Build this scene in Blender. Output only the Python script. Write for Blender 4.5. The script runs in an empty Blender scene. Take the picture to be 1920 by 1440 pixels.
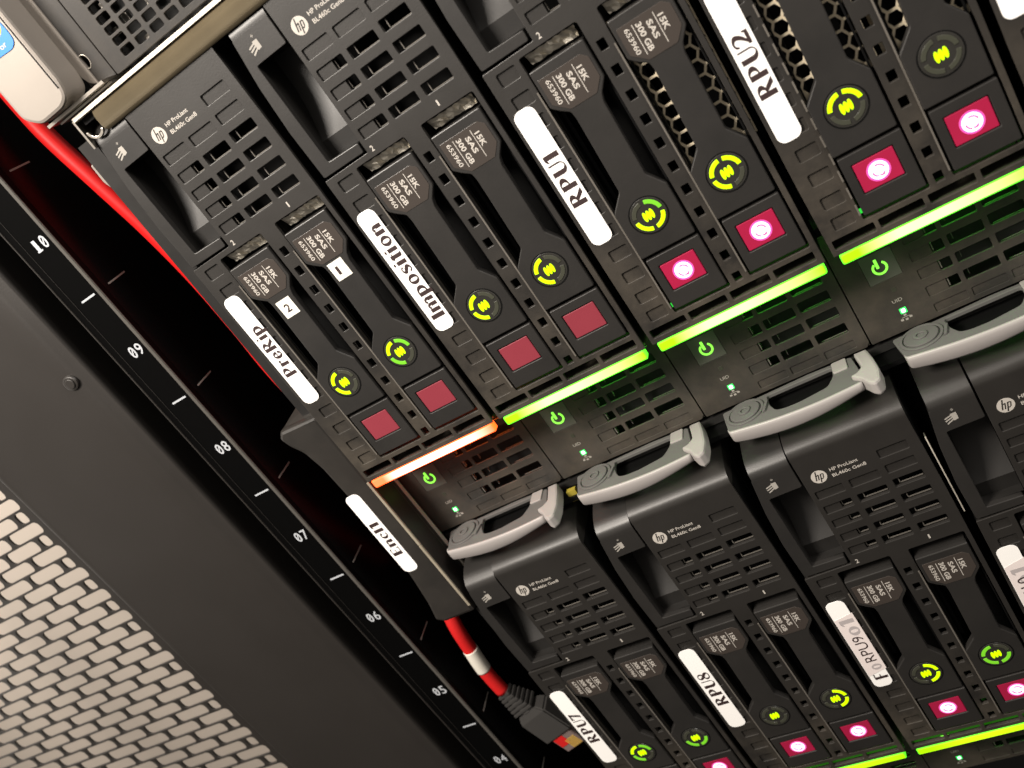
import bpy, bmesh, math, random
from mathutils import Vector, Matrix
S=0.001
C=bpy.context.scene.collection
scn=bpy.context.scene
# ---------------- camera, world, lights ----------------
R=[[0.8176276,0.55002169,0.17018001],[-0.40718905,0.76138679,-0.50446728],[-0.40704076,0.34317094,0.84649367]]
CAM=(162.21661735,19.34663444,-246.76712114)
def B(x,y,z): return Vector((x*S,z*S,-y*S))
def D(v): return Vector((v[0],v[2],-v[1]))
cd=bpy.data.cameras.new('camera'); cam=bpy.data.objects.new('camera',cd); C.objects.link(cam)
r0,r1,r2=[D(r).normalized() for r in R]
M=Matrix((r0,-r1,-r2)).transposed().to_4x4(); M.translation=B(*CAM); cam.matrix_world=M
cd.sensor_width=36; cd.lens=36*1721.93/1920; cd.clip_start=0.005; cd.clip_end=20
cd.dof.use_dof=True; cd.dof.focus_distance=0.285; cd.dof.aperture_fstop=17
scn.camera=cam
w=bpy.data.worlds.new('World'); scn.world=w; w.use_nodes=True
wn=w.node_tree; wtc=wn.nodes.new('ShaderNodeTexCoord'); wsp=wn.nodes.new('ShaderNodeSeparateXYZ'); wrp=wn.nodes.new('ShaderNodeValToRGB')
wmr=wn.nodes.new('ShaderNodeMapRange'); wmr.inputs[1].default_value=-1; wmr.inputs[2].default_value=1
wn.links.new(wtc.outputs['Generated'],wsp.inputs[0]); wn.links.new(wsp.outputs['Z'],wmr.inputs[0]); wn.links.new(wmr.outputs[0],wrp.inputs[0])
we=wrp.color_ramp.elements; we[0].position=0.22; we[0].color=(0.012,0.011,0.010,1); we[1].position=0.75; we[1].color=(1.05,0.96,0.86,1)
k_=we.new(0.50); k_.color=(0.50,0.45,0.40,1); k_=we.new(0.40); k_.color=(0.14,0.125,0.11,1)
wn.links.new(wrp.outputs[0],wn.nodes['Background'].inputs[0])
wn.nodes['Background'].inputs[1].default_value=0.50
def area(name,loc,target,sx,sy,power,col):
    l=bpy.data.lights.new(name,'AREA'); l.shape='RECTANGLE'; l.size=sx*S; l.size_y=sy*S; l.energy=power; l.color=col
    o=bpy.data.objects.new(name,l); C.objects.link(o); o.location=B(*loc)
    o.rotation_euler=(B(*target)-B(*loc)).to_track_quat('-Z','Y').to_euler(); return o
area('ceiling_lamp',(-160,-270,-350),(70,60,0),170,170,6.7,(1,0.915,0.82))
area('ear_side_fill',(470,-330,-150),(0,-30,0),160,260,2.6,(1,0.94,0.88))  # unseen fill light added to brighten the silver ear's right-facing side
area('rear_fill',(-560,60,20),(-420,200,240),300,400,0.85,(1,0.93,0.86))  # unseen fill light added to brighten the beige wall behind the perforations
scn.view_settings.view_transform='Standard'; scn.view_settings.look='None'
scn.view_settings.exposure=0.0; scn.view_settings.gamma=1; scn.view_settings.use_curve_mapping=False
try: scn.cycles.max_bounces=8
except Exception: pass
# ---------------- materials ----------------
def mat(name,col,rough=0.5,metal=0,spec=0.5,bump=0,bscale=3000,var=0,vscale=150,dust=0,dcol=(0.16,0.13,0.10),coat=0,emit=None,es=0,wear=None,band=None):
    m=bpy.data.materials.new(name); m.use_nodes=True; nt=m.node_tree; b=nt.nodes['Principled BSDF']
    b.inputs['Base Color'].default_value=(*col,1); b.inputs['Roughness'].default_value=rough
    b.inputs['Metallic'].default_value=metal; b.inputs['Specular IOR Level'].default_value=spec
    if coat: b.inputs['Coat Weight'].default_value=coat; b.inputs['Coat Roughness'].default_value=0.08
    if emit: b.inputs['Emission Color'].default_value=(*emit,1); b.inputs['Emission Strength'].default_value=es
    if bump or var or dust:
        tc=nt.nodes.new('ShaderNodeTexCoord')
        ge=nt.nodes.new('ShaderNodeNewGeometry')
        src=ge.outputs['Position']
    if var or dust:
        n=nt.nodes.new('ShaderNodeTexNoise'); n.inputs['Scale'].default_value=vscale; n.inputs['Detail'].default_value=6; n.inputs['Roughness'].default_value=0.6
        nt.links.new(src,n.inputs['Vector'])
        last=None
        mx=nt.nodes.new('ShaderNodeMix'); mx.data_type='RGBA'
        mx.inputs[6].default_value=(*[c*(1-var) for c in col],1); mx.inputs[7].default_value=(*[c*(1+var) for c in col],1)
        nt.links.new(n.outputs['Fac'],mx.inputs[0]); last=mx.outputs[2]
        if dust:
            n2=nt.nodes.new('ShaderNodeTexNoise'); n2.inputs['Scale'].default_value=vscale*0.5; n2.inputs['Detail'].default_value=8; n2.inputs['Roughness'].default_value=0.7
            nt.links.new(src,n2.inputs['Vector'])
            rp=nt.nodes.new('ShaderNodeValToRGB'); rp.color_ramp.elements[0].position=0.35; rp.color_ramp.elements[1].position=0.85
            nt.links.new(n2.outputs['Fac'],rp.inputs[0])
            mu=nt.nodes.new('ShaderNodeMath'); mu.operation='MULTIPLY'; mu.inputs[1].default_value=dust*0.8; nt.links.new(rp.outputs[0],mu.inputs[0])
            if band:
                sx=nt.nodes.new('ShaderNodeSeparateXYZ'); nt.links.new(tc.outputs['Object'],sx.inputs[0])
                mr=nt.nodes.new('ShaderNodeMapRange'); mr.inputs[1].default_value=band[0]; mr.inputs[2].default_value=band[1]; nt.links.new(sx.outputs['Z'],mr.inputs[0])
                mm=nt.nodes.new('ShaderNodeMath'); mm.operation='MULTIPLY'; nt.links.new(mr.outputs[0],mm.inputs[0]); nt.links.new(mu.outputs[0],mm.inputs[1]); mu=mm
            m2=nt.nodes.new('ShaderNodeMix'); m2.data_type='RGBA'; m2.inputs[7].default_value=(*dcol,1)
            nt.links.new(last,m2.inputs[6]); nt.links.new(mu.outputs[0],m2.inputs[0]); last=m2.outputs[2]
        nt.links.new(last,b.inputs['Base Color'])
        rr=nt.nodes.new('ShaderNodeMapRange'); rr.inputs[3].default_value=max(0.02,rough-0.07); rr.inputs[4].default_value=min(1,rough+0.07)
        nt.links.new(n.outputs['Fac'],rr.inputs[0]); nt.links.new(rr.outputs[0],b.inputs['Roughness'])
    if bump:
        n3=nt.nodes.new('ShaderNodeTexNoise'); n3.inputs['Scale'].default_value=bscale; n3.inputs['Detail'].default_value=2
        nt.links.new(src,n3.inputs['Vector'])
        bp_=nt.nodes.new('ShaderNodeBump'); bp_.inputs['Strength'].default_value=bump; bp_.inputs['Distance'].default_value=0.0001
        nt.links.new(n3.outputs['Fac'],bp_.inputs['Height']); nt.links.new(bp_.outputs[0],b.inputs['Normal'])
    return m
MB=mat('bezel_plastic',(0.0195,0.0178,0.016),0.45,bump=0.25,bscale=2500,var=0.12,vscale=90,dust=0.10)
MBZ=mat('bezel_plastic_dusty',(0.0195,0.0178,0.016),0.45,bump=0.25,bscale=2500,var=0.12,vscale=90,dust=0.9,dcol=(0.12,0.10,0.075),band=(-0.075,-0.118))
MVT=mat('vent_inner',(0.012,0.012,0.011),0.3)
MBD=mat('dusty_plastic',(0.030,0.028,0.025),0.46,bump=0.25,bscale=2500,var=0.15,vscale=90,dust=0.9,dcol=(0.115,0.092,0.07))
MLV=mat('carrier_plastic',(0.0185,0.0175,0.0165),0.42,bump=0.2,bscale=2500,var=0.08,vscale=60,dust=0.05)
MPL=mat('spec_plate_plastic',(0.045,0.037,0.032),0.35)
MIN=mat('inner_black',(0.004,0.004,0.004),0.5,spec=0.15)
MCH=mat('dark_steel',(0.028,0.027,0.026),0.35,metal=0.3,var=0.2,vscale=80)
MGL=mat('glossy_black_paint',(0.004,0.004,0.004),0.22,spec=0.09,bump=0.05,bscale=1500)
MRL=mat('rail_black_paint',(0.002,0.002,0.002),0.35,spec=0.06,bump=0.1,bscale=2500)
MEG=mat('pale_edge',(0.17,0.155,0.135),0.4,metal=0.3)  # pale tone of the thin rails beside the drives
MPR=mat('white_print',(0.46,0.43,0.39),0.6)
MPD=mat('grey_print',(0.33,0.31,0.28),0.6)
MRP=mat('rail_print',(0.42,0.44,0.47),0.6)
MWH=mat('label_paper',(0.95,0.94,0.92),0.55,spec=0.3,bump=0.06,bscale=900)
MYL=mat('cream_sticker',(0.80,0.78,0.70),0.6)
MTX=mat('label_ink',(0.035,0.020,0.020),0.5)
MTG=mat('faded_ink',(0.42,0.38,0.38),0.6)
MTP=mat('frosted_tape',(0.78,0.70,0.68),0.5,bump=0.3,bscale=400)
MRD=mat('unlit_red_button',(0.24,0.036,0.052),0.28,coat=0.4,var=0.06,vscale=100)
MRL2=mat('lit_red_button',(0.34,0.012,0.05),0.25,coat=0.5,var=0.12,vscale=140,emit=(0.5,0.02,0.08),es=0.10)
MSY=mat('lit_white_symbol',(0.9,0.8,0.9),0.4,emit=(1,0.74,0.95),es=1.0)
MHL=mat('magenta_halo',(0.5,0.05,0.25),0.4,emit=(0.85,0.10,0.42),es=0.9)
MSP=mat('symbol_pink',(0.45,0.1,0.3),0.4,emit=(0.55,0.03,0.25),es=0.5)
MLI=mat('lime_light',(0.3,0.5,0.0),0.4,emit=(0.58,1.0,0.0),es=1.05)
MLD=mat('dim_green_light',(0.1,0.3,0.02),0.4,emit=(0.14,0.5,0.01),es=0.9)
MUN=mat('unlit_lens',(0.05,0.052,0.038),0.3,coat=0.3)
MAC=mat('small_green_light',(0.05,0.4,0.05),0.4,emit=(0.03,0.8,0.06),es=1.0)
MDI=mat('disc_smoked',(0.028,0.027,0.024),0.25,coat=0.5)
MGR=mat('lever_grey',(0.11,0.107,0.103),0.4,bump=0.08,bscale=1500,var=0.06,vscale=70)
MPK=mat('lever_pale',(0.31,0.29,0.28),0.42,bump=0.08,bscale=1500,var=0.05,vscale=70)  # paler copy of the lever grey, frontal light on the rim painted in
MPB=mat('power_button_plastic',(0.10,0.10,0.085),0.45)
MGE=mat('green_emitter',(0.2,0.6,0.1),0.4,emit=(0.25,1.0,0.06),es=1.3)
MLE=mat('green_led',(0.6,0.9,0.7),0.3,emit=(0.55,1.0,0.66),es=3.0)
MLE2=mat('green_led_rim',(0.05,0.5,0.1),0.3,emit=(0.02,0.9,0.12),es=1.1)
MAL=mat('bright_steel',(0.62,0.58,0.52),0.30,metal=1,bump=0.1,bscale=800,var=0.15,vscale=60)
MBR=mat('brushed_zinc',(0.27,0.22,0.14),0.38,metal=0.8,bump=0.1,bscale=500,var=0.35,vscale=40)
MCR=mat('cream_edge',(0.75,0.70,0.60),0.4,metal=0.3,var=0.1,vscale=90)
MCR2=mat('dull_cream_edge',(0.34,0.30,0.23),0.45,metal=0.2,var=0.2,vscale=120)
MSD=mat('server_black',(0.009,0.008,0.007),0.52,spec=0.35,bump=0.2,bscale=2500,dust=0.25,var=0.1)
MFR=mat('recess_plastic',(0.012,0.011,0.010),0.5,bump=0.2,bscale=2500)  # darker than the latch plastic: recess shade put into the colour
MRE=mat('rail_edge_highlight',(0.075,0.07,0.062),0.4)  # lighter tone paints the highlight along the post's rounded edge
MRB=mat('rib_glint_plastic',(0.13,0.12,0.105),0.25,spec=0.8)
MSV=mat('silver_paint',(0.30,0.27,0.24),0.38,metal=0.25,bump=0.1,bscale=1500,var=0.05,vscale=40)
MFO=mat('foil_gasket',(0.95,0.89,0.76),0.25,metal=0.45,bump=0.6,bscale=500,var=0.2,vscale=300)
MBS=mat('brass_mesh',(0.78,0.68,0.50),0.35,metal=0.2)
MRC=mat('red_cable',(0.50,0.010,0.010),0.33,bump=0.1,bscale=500)
MRC2=mat('red_patch_cable',(0.60,0.015,0.015),0.45,bump=0.4,bscale=700)
MWB=mat('white_band',(0.72,0.68,0.60),0.5)
MBT=mat('plug_boot_rubber',(0.045,0.043,0.041),0.5,bump=0.15,bscale=1500)
MCP=mat('clear_plug',(0.20,0.15,0.14),0.15,coat=0.6)
MGC=mat('gold_contact',(0.75,0.48,0.10),0.3,metal=0.3)
MDR=mat('door_paint',(0.022,0.0195,0.0175),0.42,bump=0.35,bscale=1800,var=0.08,vscale=25)
MBG=mat('beige_panel',(0.54,0.475,0.41),0.8,var=0.05,vscale=15)
MBL=mat('badge_blue',(0.03,0.20,0.62),0.35)
MYE=mat('badge_yellow',(0.75,0.50,0.04),0.35)
MOY=mat('ochre_tag',(0.30,0.24,0.03),0.5)
def barmat(name,core,rim):
    m=bpy.data.materials.new(name); m.use_nodes=True; nt=m.node_tree; b=nt.nodes['Principled BSDF']
    b.inputs['Base Color'].default_value=(*[0.3*c for c in rim[:3]],1)
    tc=nt.nodes.new('ShaderNodeTexCoord'); sp=nt.nodes.new('ShaderNodeSeparateXYZ'); nt.links.new(tc.outputs['Generated'],sp.inputs[0])
    rp=nt.nodes.new('ShaderNodeValToRGB'); e=rp.color_ramp.elements; e[0].position=0.0; e[0].color=(*rim,1); e[1].position=1.0; e[1].color=(*rim,1)
    for pos,c in ((0.09,rim),(0.3,core),(0.55,core),(0.82,[0.5*(a+b_) for a,b_ in zip(core,rim)])):
        k=e.new(pos); k.color=(*c,1)
    nt.links.new(sp.outputs[0],rp.inputs[0]); nt.links.new(rp.outputs[0],b.inputs['Emission Color']); b.inputs['Emission Strength'].default_value=1.0
    return m
MGBAR=barmat('green_light_bar',(1.3,2.8,0.72),(0.46,1.15,0.0))
MLBAR=barmat('lower_green_light_bar',(0.75,1.25,0.01),(0.45,1.0,0.0))
MGHS=mat('green_bar_housing',(0.1,0.4,0.02),0.4,emit=(0.10,1.0,0.02),es=2.0)
MLHS=mat('lower_bar_housing',(0.1,0.4,0.02),0.4,emit=(0.10,1.0,0.02),es=1.6)
MIG=mat('vent_fill_green',(0.05,0.2,0.02),0.4,emit=(0.10,1.0,0.06),es=13)
MIO=mat('vent_fill_orange',(0.2,0.05,0.02),0.4,emit=(1.0,0.16,0.02),es=12)
MOBAR=barmat('orange_light_bar',(5.0,2.8,2.3),(2.4,0.30,0.10))
MOHS=mat('orange_bar_housing',(0.4,0.1,0.02),0.4,emit=(1.0,0.08,0.01),es=3.6)
# ---------------- mesh helpers (mm; x right, y down, z into the rack) ----------------
class G:
    def __init__(s): s.v=[]; s.f=[]
    def add(s,v,f):
        n=len(s.v); s.v+=[tuple(p) for p in v]; s.f+=[tuple(i+n for i in q) for q in f]; return s
    def quad(s,a,b,c,d): return s.add([a,b,c,d],[(0,1,2,3)])
def build(name,g,m,parent=None,smooth=False,loc=None,bevel=0):
    me=bpy.data.meshes.new(name); me.from_pydata([B(*p) for p in g.v],[],g.f)
    bm=bmesh.new(); bm.from_mesh(me); bmesh.ops.remove_doubles(bm,verts=bm.verts,dist=1e-7)
    bmesh.ops.recalc_face_normals(bm,faces=bm.faces)
    if bevel: bmesh.ops.bevel(bm,geom=[e for e in bm.edges if e.is_manifold and e.calc_face_angle(0)>0.5],offset=bevel*S,segments=2,affect='EDGES')
    bm.to_mesh(me); bm.free(); me.materials.append(m)
    if name in ('bezel','release_latch','finger_recess'):
        for p_ in me.polygons: p_.use_smooth=True
        me.set_sharp_from_angle(angle=math.radians(22))
    if smooth:
        for p in me.polygons: p.use_smooth=True
    o=bpy.data.objects.new(name,me); C.objects.link(o)
    if loc: o.location=B(*loc)
    if parent: o.parent=parent
    return o
def box(g,x0,x1,y0,y1,z0,z1):
    return g.add([(x0,y0,z0),(x1,y0,z0),(x1,y1,z0),(x0,y1,z0),(x0,y0,z1),(x1,y0,z1),(x1,y1,z1),(x0,y1,z1)],[(0,1,2,3),(4,5,6,7),(0,1,5,4),(1,2,6,5),(2,3,7,6),(3,0,4,7)])
def area2(p): return sum(p[i][0]*p[(i+1)%len(p)][1]-p[(i+1)%len(p)][0]*p[i][1] for i in range(len(p)))
def rrect(x0,x1,y0,y1,r=0.5,n=3):
    p=[]
    for cx,cy,a in ((x1-r,y1-r,0),(x0+r,y1-r,90),(x0+r,y0+r,180),(x1-r,y0+r,270)):
        for k in range(n+1):
            t=math.radians(a+90*k/n); p.append((cx+r*math.cos(t),cy+r*math.sin(t)))
    return p
def circ(cx,cy,r,n=28,ry=None): return [(cx+r*math.cos(2*math.pi*k/n),cy+(ry or r)*math.sin(2*math.pi*k/n)) for k in range(n)]
def rpoly(pts,r,n=3):
    out=[];N=len(pts)
    for i in range(N):
        p=Vector(pts[i]);a=Vector(pts[i-1]);b=Vector(pts[(i+1)%N])
        d1=(a-p);d2=(b-p);rr=min(r,d1.length*0.45,d2.length*0.45);s=p+d1.normalized()*rr;e=p+d2.normalized()*rr
        for k in range(n+1):
            t=k/n;q=s*(1-t)**2+p*2*t*(1-t)+e*t*t;out.append((q.x,q.y))
    return out
def plate(g,outline,holes,w0,w1,bev=0,mp=lambda u,v,w:(u,v,w)):
    """filled 2D outline with holes, given thickness, edges bevelled"""
    cu=bpy.data.curves.new('t','CURVE'); cu.dimensions='2D'; cu.fill_mode='BOTH'
    for i,pl in enumerate([outline]+list(holes)):
        pl=list(pl); a=area2(pl)
        if (a>0)!=(i==0): pl=pl[::-1]
        s=cu.splines.new('POLY'); s.points.add(len(pl)-1); s.use_cyclic_u=True
        for k,(x,y) in enumerate(pl): s.points[k].co=(x,y,0,1)
    cu.extrude=max(0.001,(w1-w0)/2-bev); cu.bevel_depth=bev; cu.bevel_resolution=1; cu.offset=-bev
    o=bpy.data.objects.new('t',cu); C.objects.link(o)
    me=bpy.data.meshes.new_from_object(o)
    c=(w0+w1)/2
    g.add([mp(v.co.x,v.co.y,v.co.z+c) for v in me.vertices],[tuple(p.vertices) for p in me.polygons])
    bpy.data.objects.remove(o); bpy.data.curves.remove(cu); bpy.data.meshes.remove(me)
    return g
_tc={}
def textmesh(s,offset=0,xs=1):
    key=(s,offset)
    if key not in _tc:
        cu=bpy.data.curves.new('t','FONT'); cu.body=s; cu.size=1; cu.resolution_u=3; cu.offset=offset
        o=bpy.data.objects.new('t',cu); C.objects.link(o); me=bpy.data.meshes.new_from_object(o)
        _tc[key]=([tuple(v.co[:2]) for v in me.vertices],[tuple(p.vertices) for p in me.polygons])
        bpy.data.objects.remove(o); bpy.data.curves.remove(cu); bpy.data.meshes.remove(me)
    return _tc[key]
def text(g,s,x,y,w,h,z,mode='up',offset=0,ref='X'):
    """mode up: reads along +x; cw: reads downwards; ccw: reads upwards. (x,y) = start of the baseline; w length, h cap height"""
    v,f=textmesh(s,offset)
    us=[p[0] for p in v];vs=[p[1] for p in v]
    u0,u1=min(us),max(us); caph=0.73
    su=w/(u1-u0); sv=h/caph
    out=[]
    for a,b in v:
        a=(a-u0)*su; b=b*sv
        if mode=='up': out.append((x+a,y-b,z))
        elif mode=='cw': out.append((x+b,y+a,z))
        else: out.append((x-b,y-a,z))
    return g.add(out,f)
# --- high contrast label lettering drawn as strips ---
def ellring(cx,cy,rx,ry,ix,iy,a0=0,a1=360,icx=None,n=22):
    icx=cx if icx is None else icx
    v=[];f=[]
    for k in range(n+1):
        t=math.radians(a0+(a1-a0)*k/n)
        v+=[(cx+rx*math.cos(t),cy+ry*math.sin(t)),(icx+ix*math.cos(t),cy+iy*math.sin(t))]
        if k: f.append((2*k-2,2*k,2*k+1,2*k-1))
    return v,f
def rc(x0,x1,y0,y1): return [(x0,y0),(x1,y0),(x1,y1),(x0,y1)],[(0,1,2,3)]
def ribbon(pts,n=5):
    P=[Vector(p) for p in pts]; Q=[]
    for i in range(len(P)-1):
        a=P[max(i-1,0)];b=P[i];c=P[i+1];d=P[min(i+2,len(P)-1)]
        for k in range(n+(i==len(P)-2)):
            t=k/n; Q.append(0.5*((2*b)+(c-a)*t+(2*a-5*b+4*c-d)*t*t+(3*b-a-3*c+d)*t**3))
    v=[];f=[]
    for i,q in enumerate(Q):
        d=(Q[min(i+1,len(Q)-1)]-Q[max(i-1,0)]); L=math.hypot(d.x,d.y) or 1
        nx,ny=-d.y/L,d.x/L; h=q.z/2
        v+=[(q.x+nx*h,q.y+ny*h),(q.x-nx*h,q.y-ny*h)]
        if i: f.append((2*i-2,2*i,2*i+1,2*i-1))
    return v,f
def poly(*p): return list(p),[tuple(range(len(p)))]
st=.235; th=.075
GL={
'R':(.78,[rc(0,st,0,1),ellring(st,.735,.37,.265,.155,.19,-90,90),poly((st,.47),(.40,.53),(.76,0),(.50,0),(st,.44))]),
'P':(.66,[rc(0,st,0,1),ellring(st,.70,.38,.30,.16,.22,-90,90)]),
'U':(.62,[rc(0,st-.01,.33,1),rc(.53,.60,.33,1),ellring(.30,.33,.30,.345,.155,.26,180,360,icx=.375)]),
'1':(.42,[rc(.13,.37,0,1),poly((.13,1),(.13,.84),(0,.78),(0,.87))]),
'2':(.60,[ribbon([(.05,.72,.07),(.10,.88,.10),(.28,.95,.11),(.46,.80,.20),(.40,.52,.19),(.20,.25,.13),(.04,.09,.10)]),rc(.0,.60,0,.19),poly((.52,.19),(.60,.19),(.60,.32),(.54,.30))]),
'7':(.56,[poly((0,1),(.56,1),(.56,.86),(0,.82)),poly((.56,.92),(.30,0),(.10,0),(.36,.86)),rc(0,.06,.72,.9)]),
'8':(.60,[ellring(.30,.745,.25,.255,.13,.19),ellring(.30,.26,.30,.27,.17,.20),ribbon([(.12,.80,.10),(.20,.60,.2),(.38,.44,.22),(.50,.25,.14)])]),
'I':(.27,[rc(0,.25,0,1)]),'l':(.26,[rc(0,.23,0,1)]),
'E':(.60,[rc(0,st,0,1),rc(st,.56,.92,1),rc(st,.45,.48,.55),rc(st,.58,0,.09),rc(.50,.58,.09,.2),rc(.50,.56,.8,.92)]),
'F':(.56,[rc(0,st,0,1),rc(st,.56,.92,1),rc(st,.45,.48,.55)]),
'i':(.25,[rc(0,.22,0,.72),ellring(.11,.93,.085,.07,.001,.001)]),
'r':(.46,[rc(0,.22,0,.72),ribbon([(.20,.48,.05),(.28,.64,.07),(.38,.66,.12)]),ellring(.37,.61,.085,.09,.001,.001)]),
'e':(.58,[ellring(.27,.36,.27,.37,.085,.28,30,340),rc(.12,.53,.36,.43),ellring(.27,.40,.26,.33,.09,.24,0,60)]),
'c':(.50,[ellring(.27,.36,.27,.37,.10,.28,50,310),ellring(.41,.57,.08,.08,.001,.001)]),
'o':(.60,[ellring(.29,.36,.29,.37,.10,.27)]),
'p':(.62,[rc(0,.22,-.30,.72),ellring(.25,.36,.34,.365,.14,.25,-110,110)]),
'n':(.60,[rc(0,.22,0,.72),ellring(.37,.44,.20,.28,.03,.17,0,150),rc(.35,.57,0,.45)]),
'm':(.93,[rc(0,.21,0,.72),ellring(.36,.44,.20,.28,.04,.17,0,150),rc(.345,.555,0,.45),ellring(.70,.44,.20,.28,.04,.17,0,150),rc(.69,.90,0,.45)]),
's':(.46,[ribbon([(.40,.54,.10),(.32,.68,.07),(.14,.64,.11),(.10,.50,.19),(.24,.37,.22),(.36,.22,.20),(.30,.07,.12),(.14,.03,.08),(.04,.18,.10)])]),
't':(.36,[rc(.07,.28,.05,.84),rc(0,.38,.63,.70),poly((.07,.84),(.07,.70),(0,.70)),ellring(.25,.10,.18,.12,.08,.05,180,300)]),
}
def label_text(g,s,x,y0,y1,h,z):
    """reads upwards from y0 (bottom) to y1 (top); baseline at x"""
    gap=.085; W=sum(GL[c][0] for c in s)+gap*(len(s)-1); k=(y0-y1)/W; a=0; i=0
    for c in s:
        for v,f in GL[c][1]:
            g.add([(x-q*h,y0-(p+a)*k,z-0.004*(i%7)) for p,q in v],f); i+=1
        a+=GL[c][0]+gap
    return g
def thing(name,label,cat,loc=(0,0,0),group=None):
    o=bpy.data.objects.new(name,None); C.objects.link(o); o.location=B(*loc); o.empty_display_size=0.01
    o['label']=label; o['category']=cat
    if group: o['group']=group
    return o
def tag(o,label,cat,group=None,kind=None):
    if label: o['label']=label
    if cat: o['category']=cat
    if group: o['group']=group
    if kind: o['kind']=kind
    return o
def copy_part(o,parent):
    c=o.copy(); C.objects.link(c); c.parent=parent
    for ch in list(o.children): copy_part(ch,c)
    return c
def copy_thing(root,loc,label):
    r=root.copy(); C.objects.link(r); r.location=B(*loc); r['label']=label
    for ch in list(root.children): copy_part(ch,r)
    return r
# ================= blade server prototype parts =================
ZF=-3.5
RX=[(18.9,28.0),(7.4,16.7),(-3.6,5.4)]
ROW_R=[-1.7,4.5,10.4,16.7,22.9,29.3]; ROW_M=[4.8,11.1,17.2,23.4,29.5]
def smooth_profile(pr,n=5):
    P_=[Vector((a,b)) for a,b in pr];Q=[]
    for i in range(len(P_)-1):
        a=P_[max(i-1,0)];b=P_[i];c=P_[i+1];d=P_[min(i+2,len(P_)-1)]
        for k in range(n):
            t=k/n;q=0.5*((2*b)+(c-a)*t+(2*a-5*b+4*c-d)*t*t+(3*b-a-3*c+d)*t**3);Q.append((q.x,q.y))
    return Q+[tuple(P_[-1])]
def make_bezel():
    g=G()
    outl=rpoly([(-5.1,-9.5),(31.3,-9.5),(31.7,20),(31.8,127.0),(-21.8,127.0),(-21.9,100),(-21.4,36.2),(-5.1,36.0)],0.35,2)
    pock=[];thru=[]
    for i,y in enumerate(ROW_R):
        pock.append(rrect(18.9,28.0,y,y+3.2,.4))
        if i>=2: thru.append(rrect(18.95,27.95,y+.05,y+3.15,.4))
    for i,y in enumerate(ROW_M):
        pock.append(rrect(7.4,16.7,y,y+3.2,.4))
        if i>=1: thru.append(rrect(7.45,16.65,y+.05,y+3.15,.4))
        pock.append(rrect(-3.6,5.4,y,y+3.2,.4))
        if i>=1: thru.append(rrect(1.7,5.35,y+.05,y+3.15,.4))
    bays=[rrect(-10.9,6.7,37.9,120.9,.7),rrect(12.6,30.2,37.9,120.9,.7)]
    sq=[rrect(8.3,10.6,44.8+7.3*k,47.6+7.3*k,.25) for k in range(11)]
    sl=[rrect(a,b,122.5,125.3,.4) for a,b in ((-20.6,-9.1),(-7.9,3.9),(5.2,17.0),(18.4,30.0))]
    lp=[rrect(-18.4,-12.6,y,y+3.6,.5) for y in (38.2,45.3,52.4,59.5,66.6,73.7,80.8,88,95.2,102.7,110.1,116.6)]
    plate(g,outl,pock+bays+sq+sl+lp,ZF,-2.95,.14)
    outl2=[(-5.0,-9.4),(31.2,-9.4),(31.6,20),(31.7,126.5),(-21.5,126.5),(-21.8,100),(-21.2,36.3),(-5.0,36.1)]
    plate(g,outl2,thru+bays+sq+sl,-2.94,-2.2,.08)
    # solid lip that carries the light bar
    plate(g,rrect(-21.3,31.6,125.9,127.0,.1),[],-0.59,9,.05)
    # curved top that rolls back into the rack
    pr=smooth_profile([(-8.9,-3.5),(-10.4,-3.42),(-12,-2.8),(-13.1,-1.7),(-13.9,-.3),(-14.5,1.6),(-15.2,5),(-16.2,11),(-17.2,20),(-17.8,60)])
    for i in range(len(pr)-1):
        (a,b),(c,d)=pr[i],pr[i+1]
        x0,x1=-5.1,31.3
        g.quad((x0,a,b),(x1,a,b),(x1,c,d),(x0,c,d))
    for x in (-5.1,31.3):
        g.add([(x,a,b) for a,b in pr]+[(x,-9.5,60)],[tuple(range(len(pr)+1))])
    box(g,11.7,12.3,38,121,-.6,15); box(g,6.9,7.4,38,121,-.6,15)
    return g
def make_latch():
    g=G()
    outl=rpoly([(-18.9,-7.6),(-5.75,-7.6),(-5.75,1.0),(-17.0,1.2),(-16.8,32.2),(-5.9,32.4),(-6.0,35.4),(-20.9,35.4),(-21.3,20),(-20.6,6)],.6,3)
    plate(g,outl,[],ZF+.1,-1.2,.2)
    pr=smooth_profile([(-7.0,-3.4),(-8.6,-3.3),(-10.2,-2.7),(-11.4,-1.6),(-12.4,-.3),(-13.2,1.4),(-14.2,5),(-15.2,11),(-16.4,20),(-17.4,60)])
    for i in range(len(pr)-1):
        (a,b),(c,d)=pr[i],pr[i+1]; g.quad((-18.6,a,b),(-5.75,a,b),(-5.75,c,d),(-18.6,c,d))
    g.add([(-18.6,a,b) for a,b in pr]+[(-18.6,-7,60)],[tuple(range(len(pr)+1))])
    for (ya,xa),(yb,xb) in (((-8,-18.7),(6,-20.4)),((6,-20.4),(20,-21.1)),((20,-21.1),(35.4,-20.8))):
        g.quad((xa,ya,-2),(xb,yb,-2),(xb-.3,yb,30),(xa-.3,ya,30))
    return g
def make_recess():
    g=G()
    fl=[(1.2,-1.3),(1.3,7.5)]
    for k in range(1,16):
        t=k/15; fl.append((1.3+25.7*t,7.5+1.2*math.sin(math.pi*t)-5.6*t**2.0))
    fl+=[(32.2,2.0),(32.3,-1.3)]
    for i in range(len(fl)-1):
        (a,b),(c,d)=fl[i],fl[i+1]; g.quad((-17.05,a,b),(-5.3,a,b),(-5.3,c,d),(-17.05,c,d))
    for x in (-17.05,-5.3): g.add([(x,a,b) for a,b in fl],[tuple(range(len(fl)))])
    return g
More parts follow.
